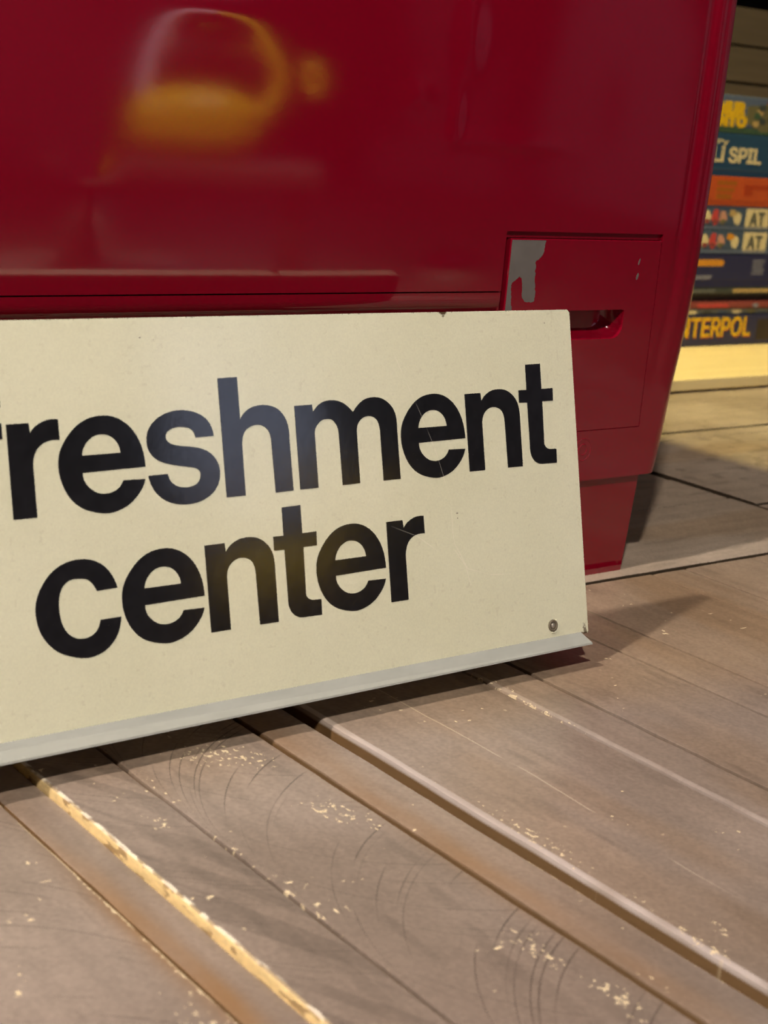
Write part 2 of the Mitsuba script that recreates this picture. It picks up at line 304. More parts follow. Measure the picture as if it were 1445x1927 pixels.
# ------------------------------------------------------------------ red machine
FY = .690
from scipy.interpolate import PchipInterpolator, CubicSpline
XR = PchipInterpolator([.060, .073, .0945, .1266, .19, .2445, .311, .376, .6, .95], [.7868, .7894, .7931, .7969, .8058, .8086, .8103, .8109, .811, .811])
XM = .30
zs = np.concatenate([np.linspace(.073, .40, 60), np.linspace(.42, .92, 16), .92 + .03 * np.sin(np.linspace(.2, 1, 6) * np.pi / 2)])
rings = []
for z in zs:
    xr = float(XR(z)); inset = 0.0
    if z > .92: inset = .03 - math.sqrt(max(0, .03 ** 2 - (z - .92) ** 2))
    bead = .6 * (1.0 if z > .25 else max(0, (z - .12) / .13))
    half = []                                                         # right half of the outline, from the middle of the front round to the back
    for x, y in [(0.0, 0), (.20, 0), (.40, 0), (xr - XM - .036, 0), (xr - XM - .0335, .0006 * bead), (xr - XM - .0315, .0011 * bead), (xr - XM - .029, .0012 * bead), (xr - XM - .0265, .0004 * bead), (xr - XM - .024, -.0004 * bead), (xr - XM - .021, -.0008 * bead), (xr - XM - .0185, -.0004 * bead), (xr - XM - .0165, .0003 * bead)]:
        half.append((x, y))
    r = .015
    for a in np.linspace(0, np.pi / 2, 14): half.append((xr - XM - r + r * math.sin(a), r - r * math.cos(a)))
    half += [(xr - XM, .06), (xr - XM, .60)]
    for a in np.linspace(0, np.pi / 2, 6): half.append((xr - XM - .02 + .02 * math.cos(a), .60 + .02 * math.sin(a)))
    pts = half + [(-x, y) for x, y in half[::-1][:-1]]
    P = np.array(pts); P[:, 0] *= (1 - inset / .5); P[:, 1] = P[:, 1] + inset * (1 - P[:, 1] / .31)
    rings.append(np.column_stack([P[:, 0] + XM, P[:, 1] + FY, np.full(len(P), z)]))
m = len(rings[0]); V = np.vstack(rings + [rings[0].mean(0)[None], rings[-1].mean(0)[None]]); F = []
for i in range(len(rings) - 1):
    for j in range(m):
        l = (j + 1) % m; F += [[i*m+j, i*m+l, (i+1)*m+l], [i*m+j, (i+1)*m+l, (i+1)*m+j]]
a, b = len(V) - 2, len(V) - 1
for j in range(m):
    l = (j + 1) % m; F += [[a, l, j], [b, (len(rings)-1)*m+j, (len(rings)-1)*m+l]]
body = trimesh.Trimesh(V, F, process=False)
if body.volume < 0: body.invert()
body = to_man(body)
body -= mbox(-.0285, .6285, .60, .714, .05, .1950)                    # kick space under the door, hidden behind the sign
body -= mbox(.6284, .76140, .60, .6922, .10565, .2300)                  # groove around the hatch
body -= mbox(.6300, .76140, .60, .7160, .10565, .2262)                  # the hatch sits here
add('machine__body', to_tri(body), 'red_enamel', 25)
tag('machine', 'big glossy red vending machine cabinet standing on the planks behind the cream sign', 'vending machine')
prof = [(.713, .1942), (.6903, .1942)] + [(.7003 - .0100 * math.cos(t), .1905 - .0095 * math.sin(t)) for t in np.linspace(0, np.pi / 2, 10)] + [(.713, .1810)]
trim = place(extrude(Polygon(prof), .6565), (-.028, 0, 0), (0, 1, 0), (0, 0, 1), (1, 0, 0))
add('machine__door_trim', trim, 'red_enamel', 30)
hatch = to_man(rbox(.6324, .7613, .6900, .7150, .1058, .2258, .0004))
def rpoly(x0, x1, z0, z1, r):
    return unary_union([sbox(x0, x1, z0 + r, z1), sbox(x0 + r, x1 - r, z0, z1), Point(x0 + r, z0 + r).buffer(r, 24), Point(x1 - r, z0 + r).buffer(r, 24)])
sc = []
for t, y in ((0, .6880), (0, .6902), (.5, .6990), (1, .7030)):        # finger pull: a rounded pocket
    q = rpoly(.672 + .006 * t, .7342 - .008 * t ** 2, .1645 + .005 * t ** 2, .1822 - .0005 * t, .0085); sc += [(x, y, z) for x, z in q.exterior.coords]
hatch -= to_man(trimesh.convex.convex_hull(np.array(sc)))
add('machine__hatch', to_tri(hatch), 'red_panel', 25); tag('machine__hatch', 'square red service hatch with a finger pull and chipped paint')
PATCH = [(.6332, .2250), (.6606, .2250), (.6603, .2235), (.6595, .22), (.6591, .2168), (.6561, .214), (.6537, .2121), (.6541, .2067), (.6548, .1988), (.6562, .1925), (.6558, .189), (.6534, .188), (.6482, .1884), (.6456, .191), (.645, .1957), (.6439, .2029), (.6417, .2036), (.6382, .2011), (.636, .1992), (.6362, .1942), (.6381, .1841), (.6400, .170), (.6332, .168)]
pp = Polygon(PATCH).buffer(-.0004).buffer(.0008).buffer(-.0004)
ex = np.array([pp.exterior.interpolate(d).coords[0] for d in np.linspace(0, pp.length, 260, endpoint=False)])
nz_ = meshkit.fbm(np.column_stack([ex * 700, np.zeros(len(ex))]), 3, 5) - .5; nz2 = meshkit.fbm(np.column_stack([ex * 700, np.full(len(ex), 9.)]), 3, 8) - .5
inner = np.clip(np.minimum(ex[:, 0] - .6336, .2246 - ex[:, 1]) / .0008, 0, 1)
pp = Polygon(ex + np.column_stack([nz_, nz2]) * .0016 * inner[:, None]).buffer(0)
add('machine__hatch__bare_patch', place(extrude(pp, .00025), (0, .69012, 0), (1, 0, 0), (0, 0, 1), (0, -1, 0)), 'grey_primer'); tag('machine__hatch__bare_patch', 'grey patch where the red paint has peeled off')
for x, z, w, h in ((.7423, .2035, .0009, .0022), (.7425, .2128, .0006, .0022), (.6456, .2004, .0007, .002)):
    e = affinity.scale(Point(0, 0).buffer(1, 12), w, h)
    e = affinity.rotate(e, -15)
    add(num('machine__hatch__paint_chip'), place(extrude(e, .0002), (x, .69012, z), (1, 0, 0), (0, 0, 1), (0, -1, 0)), 'grey_primer' if w < .001 else 'chip_pale')
scene['chip_pale'] = plain((.30, .10, .12), .4, .5)
ang = np.linspace(0, 2 * np.pi, 40, endpoint=False)
add('machine__lock', cat([tube(np.column_stack([.7120 + .0072 * np.cos(ang), np.full(40, .6902), .0935 + .0072 * np.sin(ang)]),   .0005, 10, True), tube(np.column_stack([.7120 + .0035 * np.cos(ang), np.full(40, .6902), .0935 + .0035 * np.sin(ang)]), .0006, 10, True)]), 'red_panel', True)
def foot(xa, xb):
    V = []
    for z, d in ((0.0005, 0), (.004, -.0005), (.074, -.0062)):
        V += [(xa + d * .3 , .7085, z), (xb - d, .7085, z), (xb - d, .95, z), (xa + d * .3, .95, z)]
    return trimesh.convex.convex_hull(np.array(V) + 0)
def foot_mesh(xa, xb, flip=False):
    pts = []
    for z, d in ((.0, .0004), (.003, 0), (.0735, -.0064)):
        b = .004
        for sx, x in ((1, xa), (-1, xb - d if not flip else xb)):
            for sy, y in ((1, .7085), (-1, .95)):
                pts += [(x + sx * b, y, z), (x, y + sy * b, z)]
    return trimesh.convex.convex_hull(np.array(pts))
add('machine__foot', foot_mesh(.632, .7855), 'red_panel', 25)
fm = foot_mesh(.632, .7855); fm.apply_transform(np.diag([-1., 1, 1, 1])); fm.apply_translation([2 * XM, 0, 0]); fm.invert()
add('machine__foot_001', fm, 'red_panel', 25)

MS = 1.0203                                                           # the cabinet was laid out a little small: its real size
for key in [k for k in list(scene) if k.startswith('machine__') and '__foot' not in k]:
    scene[key]['to_world'] = T().translate([0, 0, CAM_Z * (1 - MS)]).scale(MS)

# ------------------------------------------------------------------ sign
def sgn(mesh):                                                        # sign coordinates (u right, v up, w out of the face) to the room
    return place(mesh, SO, SU, SV, SN)
SL = -.692
tag('sign', 'cream metal sign reading refreshment center in black, leaning against the red machine', 'sign')
face = Polygon([(SL, 0), (0, 0), (0, .1835), (-.0018, .1853), (SL, .1853)])
panel = cat([place(extrude(face, .0016), (0, 0, -.0016), (1, 0, 0), (0, 1, 0), (0, 0, 1)),
             rbox(SL, -.002, .1837, .1853, -.008, -.0016, .0003), rbox(-.0016, 0, .0, .1835, -.008, -.0016, .0003), rbox(SL, SL + .0016, .0, .1853, -.008, -.0016, .0003),
             rbox(SL, -.001, .0, .0016, -.0800, -.0016, .0004), rbox(-.46, -.44, .14, .1837, -.0805, -.0016, .0004), rbox(SL + .03, SL + .05, .14, .1837, -.0805, -.0016, .0004)])
add('sign__panel', sgn(panel), 'sign_cream')
LV = []
for u, end, tw, tv in ((SL, 0, .0098, -.0069), (0, 1, .0044, -.0052)):                # (w, v) profile, a little wider to the left
    for w, v, du in ((.0002, .0012, -.0062), (tw, tv, -.0016), (tw + .0001, tv - .0010, -.0014), (tw - .0008, tv - .0012, -.0014), (-.0012, -.0002, -.0062)):
        LV.append((u + end * du, v, w))
k = 5; LF = []
for j in range(k):
    l = (j + 1) % k; LF += [[j, l, k + l], [j, k + l, k + j]]
for j in range(1, k - 1): LF += [[0, j + 1, j], [k, k + j, k + j + 1]]
lipm = trimesh.Trimesh(LV, LF, process=False)
if lipm.volume < 0: lipm.invert()
add('sign__lip', sgn(lipm), 'lip_grey'); tag('sign__lip', 'bare grey metal strip along the bottom edge of the sign')

GLYPHS = {
    'r': [[(0.0, 41.4, 1), (10.6, 41.4, 1), (11.1, 36.9, 1), (13.0, 39.2, 0), (16.9, 41.5, 0), (21.1, 42.5, 0), (24.9, 42.3, 1), (25.0, 33.1, 1), (21.2, 33.2, 0), (17.0, 32.1, 0), (13.8, 29.6, 0), (11.9, 26.1, 0), (11.3, 22.6, 0), (11.3, 17.0, 1), (11.3, -0.5, 1), (0.0, -0.5, 1)], ],
    'e': [[(43.8, 18.5, 1), (43.5, 23.2, 0), (42.1, 29.2, 0), (38.8, 35.4, 0), (34.2, 39.9, 0), (28.9, 42.5, 0), (23.4, 43.3, 0), (16.5, 42.4, 0), (10.1, 39.2, 0), (4.6, 33.8, 0), (1.2, 28.3, 0), (0.0, 23.1, 0), (0.3, 17.1, 0), (2.3, 10.8, 0), (5.8, 5.5, 0), (10.9, 1.7, 0), (16.9, -0.4, 0), (23.0, -1.3, 0), (28.6, -0.4, 0), (34.1, 1.9, 0), (38.7, 5.6, 0), (41.6, 9.2, 0), (43.2, 12.8, 1), (31.8, 13.1, 1), (29.9, 10.4, 0), (26.6, 8.4, 0), (22.1, 7.7, 0), (17.7, 8.7, 0), (13.8, 11.7, 0), (11.9, 14.9, 0), (11.6, 18.0, 1)], [(11.9, 25.8, 1), (13.0, 29.3, 0), (16.0, 32.8, 0), (19.9, 34.6, 0), (23.7, 34.7, 0), (27.4, 33.3, 0), (30.2, 30.3, 0), (31.5, 25.8, 1)], ],
    's': [[(36.7, 29.7, 1), (36.1, 33.4, 0), (33.9, 37.3, 0), (29.7, 40.5, 0), (24.8, 42.2, 0), (19.9, 42.9, 0), (14.4, 42.5, 0), (8.7, 40.7, 0), (3.9, 37.4, 0), (1.1, 33.3, 0), (0.4, 29.6, 0), (0.8, 25.9, 0), (2.6, 22.8, 0), (5.7, 20.2, 0), (10.4, 18.3, 0), (16.5, 16.9, 0), (22.6, 15.8, 0), (26.2, 14.8, 0), (28.0, 12.9, 0), (27.9, 10.8, 0), (26.3, 8.2, 0), (23.0, 6.7, 0), (18.7, 6.5, 0), (14.7, 7.5, 0), (12.1, 9.3, 0), (10.8, 11.6, 0), (10.2, 13.5, 1), (0.0, 13.4, 1), (0.6, 10.5, 0), (2.7, 6.1, 0), (6.0, 2.6, 0), (10.7, 0.0, 0), (16.7, -1.4, 0), (23.0, -1.5, 0), (28.7, -0.2, 0), (34.0, 2.6, 0), (37.6, 7.0, 0), (38.8, 11.6, 0), (38.4, 15.7, 0), (36.2, 19.7, 0), (32.6, 22.7, 0), (27.7, 24.6, 0), (22.2, 25.6, 0), (16.7, 26.4, 0), (13.1, 27.5, 0), (11.1, 29.2, 0), (10.6, 31.1, 0), (11.7, 33.2, 0), (14.6, 34.6, 0), (18.0, 35.1, 0), (21.7, 34.7, 0), (24.7, 33.5, 0), (26.2, 31.5, 0), (26.8, 29.6, 1)], ],
    'h': [[(0.0, 57.0, 1), (11.0, 57.2, 1), (11.1, 36.5, 1), (14.1, 40.0, 0), (18.3, 42.2, 0), (23.0, 43.0, 0), (27.6, 42.7, 0), (32.2, 41.2, 0), (36.0, 38.0, 0), (38.3, 33.6, 0), (39.0, 29.6, 0), (39.0, 25.1, 1), (39.3, -0.1, 1), (28.8, -0.3, 1), (28.3, 23.0, 1), (28.0, 27.5, 0), (26.9, 30.3, 0), (24.7, 32.4, 0), (21.2, 33.6, 0), (17.5, 33.1, 0), (14.0, 31.4, 0), (12.0, 28.5, 0), (11.2, 24.6, 1), (11.2, -0.2, 1), (0.4, -0.2, 1)], ],
    'm': [[(0.0, 41.6, 1), (10.6, 41.7, 1), (11.1, 37.9, 1), (13.7, 40.6, 0), (16.8, 42.4, 0), (20.7, 43.3, 0), (25.1, 43.1, 0), (29.4, 41.8, 0), (33.1, 39.4, 0), (35.8, 36.6, 1), (38.7, 39.5, 0), (42.3, 42.1, 0), (46.4, 43.4, 0), (51.0, 43.5, 0), (55.5, 42.4, 0), (59.9, 39.4, 0), (62.5, 35.8, 0), (63.6, 31.6, 0), (63.6, 26.6, 1), (63.8, 0.3, 1), (52.7, 0.3, 1), (52.5, 24.0, 1), (52.3, 28.1, 0), (51.1, 31.4, 0), (49.0, 33.3, 0), (45.9, 34.1, 0), (42.7, 33.7, 0), (39.8, 32.0, 0), (38.0, 29.4, 0), (37.4, 26.3, 1), (37.4, 0.2, 1), (26.4, 0.1, 1), (26.1, 25.6, 1), (25.6, 29.3, 0), (24.1, 32.0, 0), (22.1, 33.6, 0), (19.3, 34.0, 0), (16.3, 33.6, 0), (13.4, 31.7, 0), (11.8, 29.6, 0), (11.2, 27.0, 1), (11.2, 0.0, 1), (0.2, -0.0, 1)], ],
    'n': [[(0.0, 41.9, 1), (11.2, 42.0, 1), (11.6, 37.5, 1), (14.8, 40.8, 0), (19.3, 42.9, 0), (24.5, 43.5, 0), (29.6, 42.7, 0), (34.6, 39.8, 0), (37.8, 35.5, 0), (39.0, 30.5, 0), (39.1, 25.3, 1), (39.1, 0.1, 1), (28.2, 0.2, 1), (27.8, 25.3, 1), (27.2, 29.2, 0), (25.3, 32.2, 0), (21.5, 33.8, 0), (17.7, 33.7, 0), (14.1, 31.8, 0), (11.9, 28.8, 0), (11.2, 25.0, 1), (11.3, 0.1, 1), (0.3, 0.1, 1)], ],
    't': [[(0.0, 55.9, 1), (11.1, 56.1, 1), (11.1, 42.0, 1), (19.7, 42.1, 1), (19.5, 35.1, 1), (11.2, 35.1, 1), (10.8, 12.9, 1), (11.1, 10.5, 0), (12.7, 8.8, 0), (15.6, 8.0, 1), (19.9, 7.9, 1), (19.7, -0.0, 1), (9.0, 0.2, 1), (4.6, 1.1, 0), (1.6, 3.6, 0), (0.2, 7.0, 0), (0.0, 11.0, 1), (-0.1, 35.0, 1), (-6.2, 35.1, 1), (-6.2, 42.0, 1), (-0.1, 41.9, 1)], ],
    'c': [[(41.0, 27.9, 1), (39.8, 31.8, 0), (36.9, 36.6, 0), (33.3, 39.9, 0), (28.9, 42.0, 0), (23.8, 42.9, 0), (18.1, 42.5, 0), (12.2, 40.5, 0), (6.8, 36.5, 0), (2.3, 30.4, 0), (0.1, 24.4, 0), (0.0, 18.6, 0), (1.3, 12.7, 0), (4.3, 7.4, 0), (8.9, 2.9, 0), (14.4, 0.1, 0), (20.0, -1.6, 0), (25.1, -2.0, 0), (30.4, -0.9, 0), (35.2, 1.8, 0), (39.2, 6.3, 0), (41.1, 10.8, 0), (41.9, 14.4, 1), (31.2, 14.3, 1), (30.1, 11.1, 0), (27.3, 8.2, 0), (23.6, 7.0, 0), (19.8, 7.2, 0), (16.1, 9.0, 0), (13.2, 12.5, 0), (11.6, 17.7, 0), (11.3, 23.5, 0), (12.1, 28.1, 0), (14.3, 31.9, 0), (18.0, 34.1, 0), (22.4, 34.2, 0), (26.2, 33.3, 0), (28.9, 30.7, 0), (30.6, 27.6, 1)], ],
}

def loop_curve(lp):
    n = len(lp); cor = [i for i in range(n) if lp[i][2]]; out = []
    for a, b in zip(cor, cor[1:] + [cor[0] + n]):
        pts = np.array([lp[i % n][:2] for i in range(a, b + 1)], float)
        if len(pts) == 2: out.append(pts[:1])
        else:
            t = np.concatenate([[0], np.cumsum(np.hypot(*np.diff(pts, axis=0).T) ** .6)])
            q = CubicSpline(t, pts)(np.linspace(0, t[-1], 7 * (len(pts) - 1) + 1))
            out.append(q[:-1])
    return np.vstack(out)
def glyph(ch):
    if ch == 'f':
        t = glyph('t'); x0, y0, x1, y1 = t.bounds
        stem = sbox(6.2, 17.3, 0, 44)
        hook = Polygon([(6.2, 42), (6.4, 48), (8.5, 53), (13, 56.2), (19, 57), (25.8, 56.6), (25.8, 48.8), (21, 49), (18.4, 48), (17.3, 45), (17.3, 42)])
        return unary_union([stem, hook, sbox(0, 25.6, 35.0, 42)])
    loops = [loop_curve(lp) for lp in GLYPHS[ch]]
    return Polygon(loops[0], loops[1:]).buffer(0)
def letter(ch, u, v):
    g = affinity.translate(affinity.scale(glyph(ch), .001, .001, origin=(0, 0)), u / 1000, v / 1000)
    add(num('sign__letter'), sgn(place(extrude(g, .00022), (0, 0, .0001), (1, 0, 0), (0, 1, 0), (0, 0, 1))), 'sign_black')
for ch, u, v in (('r', -446, 98.6), ('e', -422.5, 98.6), ('f', -374.2, 98.6), ('r', -346.46, 98.5), ('e', -323.0, 98.0), ('s', -278.01, 98.7), ('h', -236.79, 98.7), ('m', -193.5, 98.7), ('e', -127.5, 98.9), ('n', -82.22, 99.1), ('t', -36.69, 99.3),
                 ('c', -339.54, 34.4), ('e', -296.54, 34.4), ('n', -250.81, 34.7), ('t', -205.2, 34.9), ('e', -186.95, 35.4), ('r', -140.98, 36.0)):
    letter(ch, u, v)
a40 = np.linspace(0, 2 * np.pi, 32, endpoint=False)
def ring(cu, cv, R, r, w): return tube(np.column_stack([cu + R * np.cos(a40), cv + R * np.sin(a40), np.full(32, w)]), r, 10, True)
add('sign__screw', sgn(cat([ring(-.0276, .0078, .0027, .0008, .0002)])), 'dark_recess', True); tag('sign__screw', 'small screw in a dented hole near the lower right corner')
dome = trimesh.creation.icosphere(2, 1.0); dome.apply_scale([.0016, .0018, .0010]); dome.apply_translation([-.0276, .0078, .0001])
add('sign__screw__head', sgn(dome), 'screw_metal', True)
add('sign__screw__rim', sgn(tube(np.column_stack([-.0274 + .0036 * np.cos(np.linspace(-2.0, 1.0, 20)), .0076 + .0038 * np.sin(np.linspace(-2.0, 1.0, 20)), np.full(20, .0001)]), .0006, 8)), 'sign_cream', True)

# ------------------------------------------------------------------ shelf board and the board games
add('display_shelf', cat([rbox(1.05, 2.35, 1.190, 1.742, .0025, .0155, .0008), rbox(1.05, 2.35, 1.20, 1.24, 0.0004, .0026, .0002), rbox(1.05, 2.35, 1.68, 1.72, 0.0004, .0026, .0002)]), 'pale_wood')
tag('display_shelf', 'pale wooden board lying on the planks under the stack of board games', 'shelf board')
def paint(name, rgb, rough=.45): scene[name] = plain([.95 * c for c in lin(*rgb)], rough, .4)
for nm, c in dict(navy=(44, 46, 78), teal=(40, 74, 98), slate=(70, 86, 102), orange=(196, 84, 34), brown_orange=(170, 96, 22), rust_print=(176, 62, 22), yellow=(232, 186, 24), cream=(226, 208, 152), greyblue=(92, 104, 120), olive=(110, 104, 66), green=(66, 92, 62), amber=(220, 148, 40), greyprint=(128, 128, 136),
                  darkbrown=(52, 42, 34), brick=(140, 66, 58), greygreen=(96, 100, 92), skin=(206, 150, 120), red_print=(196, 70, 64), deepgreen=(64, 70, 62), red_glow=(196, 60, 50), tan=(190, 160, 96)).items(): paint('ink_' + nm, c)
GY = 1.372
def game(label, x0, x1, z0, z1, ink, dy=0.0, rot=0.0, lid=None, tilt=0.0, cat_='board game'):
    key = num('board_game'); y0 = GY + dy
    lid_h = (z1 - z0) * (.80 if lid is None else lid)
    base = rbox(x0 + .0012, x1 - .0012, y0 + .0012, y0 + .27, z0, z1 - .004, .0006); top = rbox(x0, x1, y0, y0 + .2712, z1 - lid_h, z1, .0009)
    tr = trimesh.transformations.rotation_matrix(rot, [0, 0, 1], [(x0 + x1) / 2, y0 + .13, 0])
    if tilt: tr = tr @ trimesh.transformations.rotation_matrix(tilt, [0, 1, 0], [(x0 + x1) / 2, y0, z0])
    for mname, mm in (('tray', base), ('lid', top)):
        mm.apply_transform(tr); add(f'{key}__{mname}', mm, ink)
    tag(key, label, cat_, 'board games stacked on the pale shelf board')
    def decal(name, poly, ink2, lift=.0003):
        mm = place(extrude(poly, .0004), (0, y0 - lift + .0003, 0), (1, 0, 0), (0, 0, 1), (0, -1, 0)); mm.apply_transform(tr)
        if mm.volume < 0: mm.invert()
        add(num(f'{key}__{name}'), mm, ink2)
    def words(text, x, z, h, ink2, width=None, lift=.0006, rise=0.0, grow=0.0):
        mm = meshkit.text_mesh(text, h, .0005, bold=True)
        if grow:                                                       # fat rounded letters
            up = mm.triangles[mm.face_normals[:, 2] > .9]
            mm = extrude(unary_union([Polygon(t[:, :2]) for t in up]).buffer(grow).buffer(0), .0005)
        w = mm.bounds[1][0] - mm.bounds[0][0]
        if width: mm.apply_scale([width / w, 1, 1])
        mm = place(mm, (x, y0 - lift + .0002, z), (1, 0, rise), (0, 0, 1), (0, -1, 0)); mm.apply_transform(tr)
        add(num(f'{key}__lettering'), mm, ink2)
    return decal, words
def blob(cx, cz, rx, rz, seed, n=28, amp=.18):
    rng = np.random.default_rng(seed); a = np.linspace(0, 2 * np.pi, n, endpoint=False)
    rr = 1 + amp * (np.sin(3 * a + rng.uniform(0, 6)) * .5 + np.sin(5 * a + rng.uniform(0, 6)) * .4 + rng.normal(0, .25, n))
    return Polygon(np.column_stack([cx + rx * rr * np.cos(a), cz + rz * rr * np.sin(a)])).buffer(0)
# bottom of the stack upwards
d, w = game('dark blue board game with INTERPOL in yellow letters, bottom of the stack', 1.43, 1.832, .0157, .0562, 'ink_navy', lid=.93)
w('INTERPOL', 1.5495, .0275, .0250, 'ink_red_glow', .1585, .0004, .0); w('INTERPOL', 1.5480, .0290, .0245, 'ink_yellow', .1585, .0009, .0)
d('printed_panel', sbox(1.722, 1.80, .022, .050), 'ink_darkbrown')
d, w = game('thin grey-green board game box lying directly on the INTERPOL box', 1.41, 1.80, .0564, .0652, 'ink_greygreen', .004, .012)
for k in range(5): d('printed_panel', blob(1.59 + .03 * k, .0605, .010, .0025, k), ('ink_cream', 'ink_deepgreen', 'ink_slate', 'ink_cream', 'ink_olive')[k])
d, w = game('thin brick-red board game box, third from the bottom of the stack', 1.40, 1.79, .0654, .0740, 'ink_brick', .002, -.01)
d('printed_panel', sbox(1.60, 1.66, .0670, .0715), 'ink_red_print'); d('printed_panel', blob(1.715, .069, .006, .003, 4), 'ink_greyprint')
d, w = game('flat dark brown board game box between the red one and the navy one', 1.42, 1.83, .0742, .0838, 'ink_darkbrown', .012, .008)
d, w = game('thin grey box with pale print under the navy game', 1.42, 1.82, .0840, .0935, 'ink_deepgreen', .002, -.006)
d('printed_panel', sbox(1.665, 1.80, .0865, .0912), 'ink_tan'); d('printed_panel', sbox(1.575, 1.63, .0868, .0908), 'ink_greygreen')
d, w = game('navy board game box with small orange lettering, in the middle of the stack', 1.43, 1.83, .0938, .1368, 'ink_navy', 0, .0)
d('printed_panel', Polygon([(1.55, .1215), (1.634, .1215), (1.638, .1262), (1.632, .1302), (1.55, .1295)]), 'ink_amber'); d('printed_panel', Polygon([(1.56, .1040), (1.612, .1045), (1.617, .1095), (1.56, .1085)]), 'ink_greyprint')
for k in range(5): d('printed_panel', sbox(1.695 + .0015 * (k % 2), 1.72 - .002 * (k % 3), .1275 - .0042 * k, .1298 - .0042 * k), 'ink_greyprint')
for lev, (z0, z1, pos) in enumerate(((.1372, .1672, 'lower'), (.1676, .1990, 'upper'))):
    d, w = game(f'slate blue board game box with small figures, {pos} of the two alike boxes', 1.43, 1.83, z0, z1, 'ink_slate', .001 * lev, 0)
    d('printed_panel', sbox(1.44, 1.82, z0 + .0012, z0 + .0060), 'ink_greyblue')
    for k in range(5):
        cx = 1.562 + .0155 * k; h = .0085 + .002 * (k % 2)
        d('figure_print', blob(cx, z0 + .0165, .0068, h, 20 + k), ('ink_tan', 'ink_skin', 'ink_cream', 'ink_red_print', 'ink_skin')[k])
        d('figure_print', blob(cx, z0 + .0115, .0055, .003, 40 + k), ('ink_brick', 'ink_olive', 'ink_brick', 'ink_brick', 'ink_olive')[k], .0006)
    d('figure_print', blob(1.652, z0 + .0155, .0075, .0080, 31), 'ink_cream'); d('figure_print', blob(1.642, z0 + .0225, .007, .0045, 35), 'ink_amber' if lev == 0 else 'ink_tan', .0006)
    d('tile_print', sbox(1.669, 1.716, z0 + .0025, z0 + .0290), 'ink_cream')
    w('AT', 1.676, z0 + .0075, .0165, 'ink_deepgreen', .030, .0009)
d, w = game('orange board game box with brown printed blocks, under the teal one', 1.43, 1.835, .1994, .2362, 'ink_orange', -.001, 0)
for k in range(2): d('printed_panel', sbox(1.6015, 1.640 - .004 * k, .2255 - .0085 * k, .2310 - .0085 * k), 'ink_brown_orange')
d('printed_panel', sbox(1.602, 1.632, .2080, .2145), 'ink_brown_orange'); d('printed_panel', sbox(1.655, 1.73, .2215, .2270), 'ink_rust_print'); d('printed_panel', sbox(1.655, 1.672, .2130, .2215), 'ink_rust_print')
d, w = game('teal blue board game with Li SPIL in cream letters, second from the top', 1.42, 1.825, .2366, .2900, 'ink_teal', 0, 0, .86)
w('Li', 1.5835, .2548, .0180, 'ink_cream', .0225, .0007, 0, .0004); w('SPIL', 1.6160, .2545, .0180, 'ink_cream', .0640, .0007, 0, .0004); w('Py', 1.5905, .2768, .0055, 'ink_cream', .021, .0007)
d, w = game('grey-blue board game with bubbly yellow letters and a mottled picture, topmost of the stack', 1.43, 1.82, .2904, .3375, 'ink_greyblue', .001, 0)
d('printed_panel', sbox(1.44, 1.80, .2915, .2985), 'ink_green', .0002)
w('MUR', 1.5860, .3148, .0130, 'ink_yellow', .0520, .0007, 0, .0018); w('NTO', 1.5880, .2998, .0120, 'ink_yellow', .0560, .0009, 0, .0014)
d('picture_print', blob(1.672, .3130, .030, .0170, 51), 'ink_olive')
for k in range(9):
    rg = np.random.default_rng(70 + k); d('picture_print', blob(1.652 + .045 * rg.random(), .300 + .027 * rg.random(), .0065, .004, 80 + k), ('ink_tan', 'ink_green', 'ink_olive', 'ink_deepgreen', 'ink_cream')[k % 5], .0007 + .0001 * k)
d('picture_print', blob(1.690, .3315, .010, .0035, 99), 'ink_brick', .0007)

# ------------------------------------------------------------------ unseen yellow thing, added as a can to give the red paint its reflection
AX = np.array([.82, .57, 0.]); UPV = np.array([0, 0, 1.]); AC = np.cross(AX, UPV)
KO = np.array([1.235, -.648, .236])
scene['yellow_plastic'] = plain((.80, .56, .010), .25, .5)
scene['lilac_highlight'] = plain((.62, .55, .70), .3, .5)  # lilac colour stands in for light caught on the handle top
def loc(pts): return np.array([KO + p[0] * AX + p[1] * UPV + p[2] * AC for p in pts])
bd = trimesh.creation.icosphere(4, 1.0); q = bd.vertices; q[:] = np.sign(q) * np.abs(q) ** .72; q *= [.095, .048, .055]
bd = trimesh.Trimesh(loc(q), bd.faces, process=False); bd.fix_normals()
add('stand_in_can__body', bd, 'yellow_plastic', True); tag('stand_in_can', 'unseen yellow thing built as a can with a curved handle, added for its mirror image in the red machine', 'stand-in can')
hp = [(.075, .0, 0), (.105, .030, 0), (.122, .062, 0), (.118, .090, 0), (.098, .112, 0), (.065, .122, 0), (.03, .127, 0)]
hp = CubicSpline(range(7), np.array(hp))(np.linspace(0, 6, 40))
add('stand_in_can__handle', tube(loc(hp), .0135, 14), 'yellow_plastic', True)
hp2 = CubicSpline(range(4), np.array([(.03, .127, 0), (-.02, .125, 0), (-.06, .108, 0), (-.075, .03, 0)]))(np.linspace(0, 3, 30))
add('stand_in_can__grip', tube(loc(hp2), .014, 14), 'lilac_highlight', True)
add('stand_in_ring', tube(loc([(.172 + .011 * math.cos(t), .080 + .020 * math.sin(t), 0) for t in ang]), .0075, 12, True), 'yellow_plastic', True)  # unseen ring, added for the small yellow reflection
tag('stand_in_ring', 'small unseen yellow ring added beside the yellow can for its reflection in the red machine', 'ring')
add('stand_in_ring__cord', tube(loc([(.172, .106, 0), (.172, .30, 0), (.172, 2.562, 0)]), .001, 6), 'dark_gap')
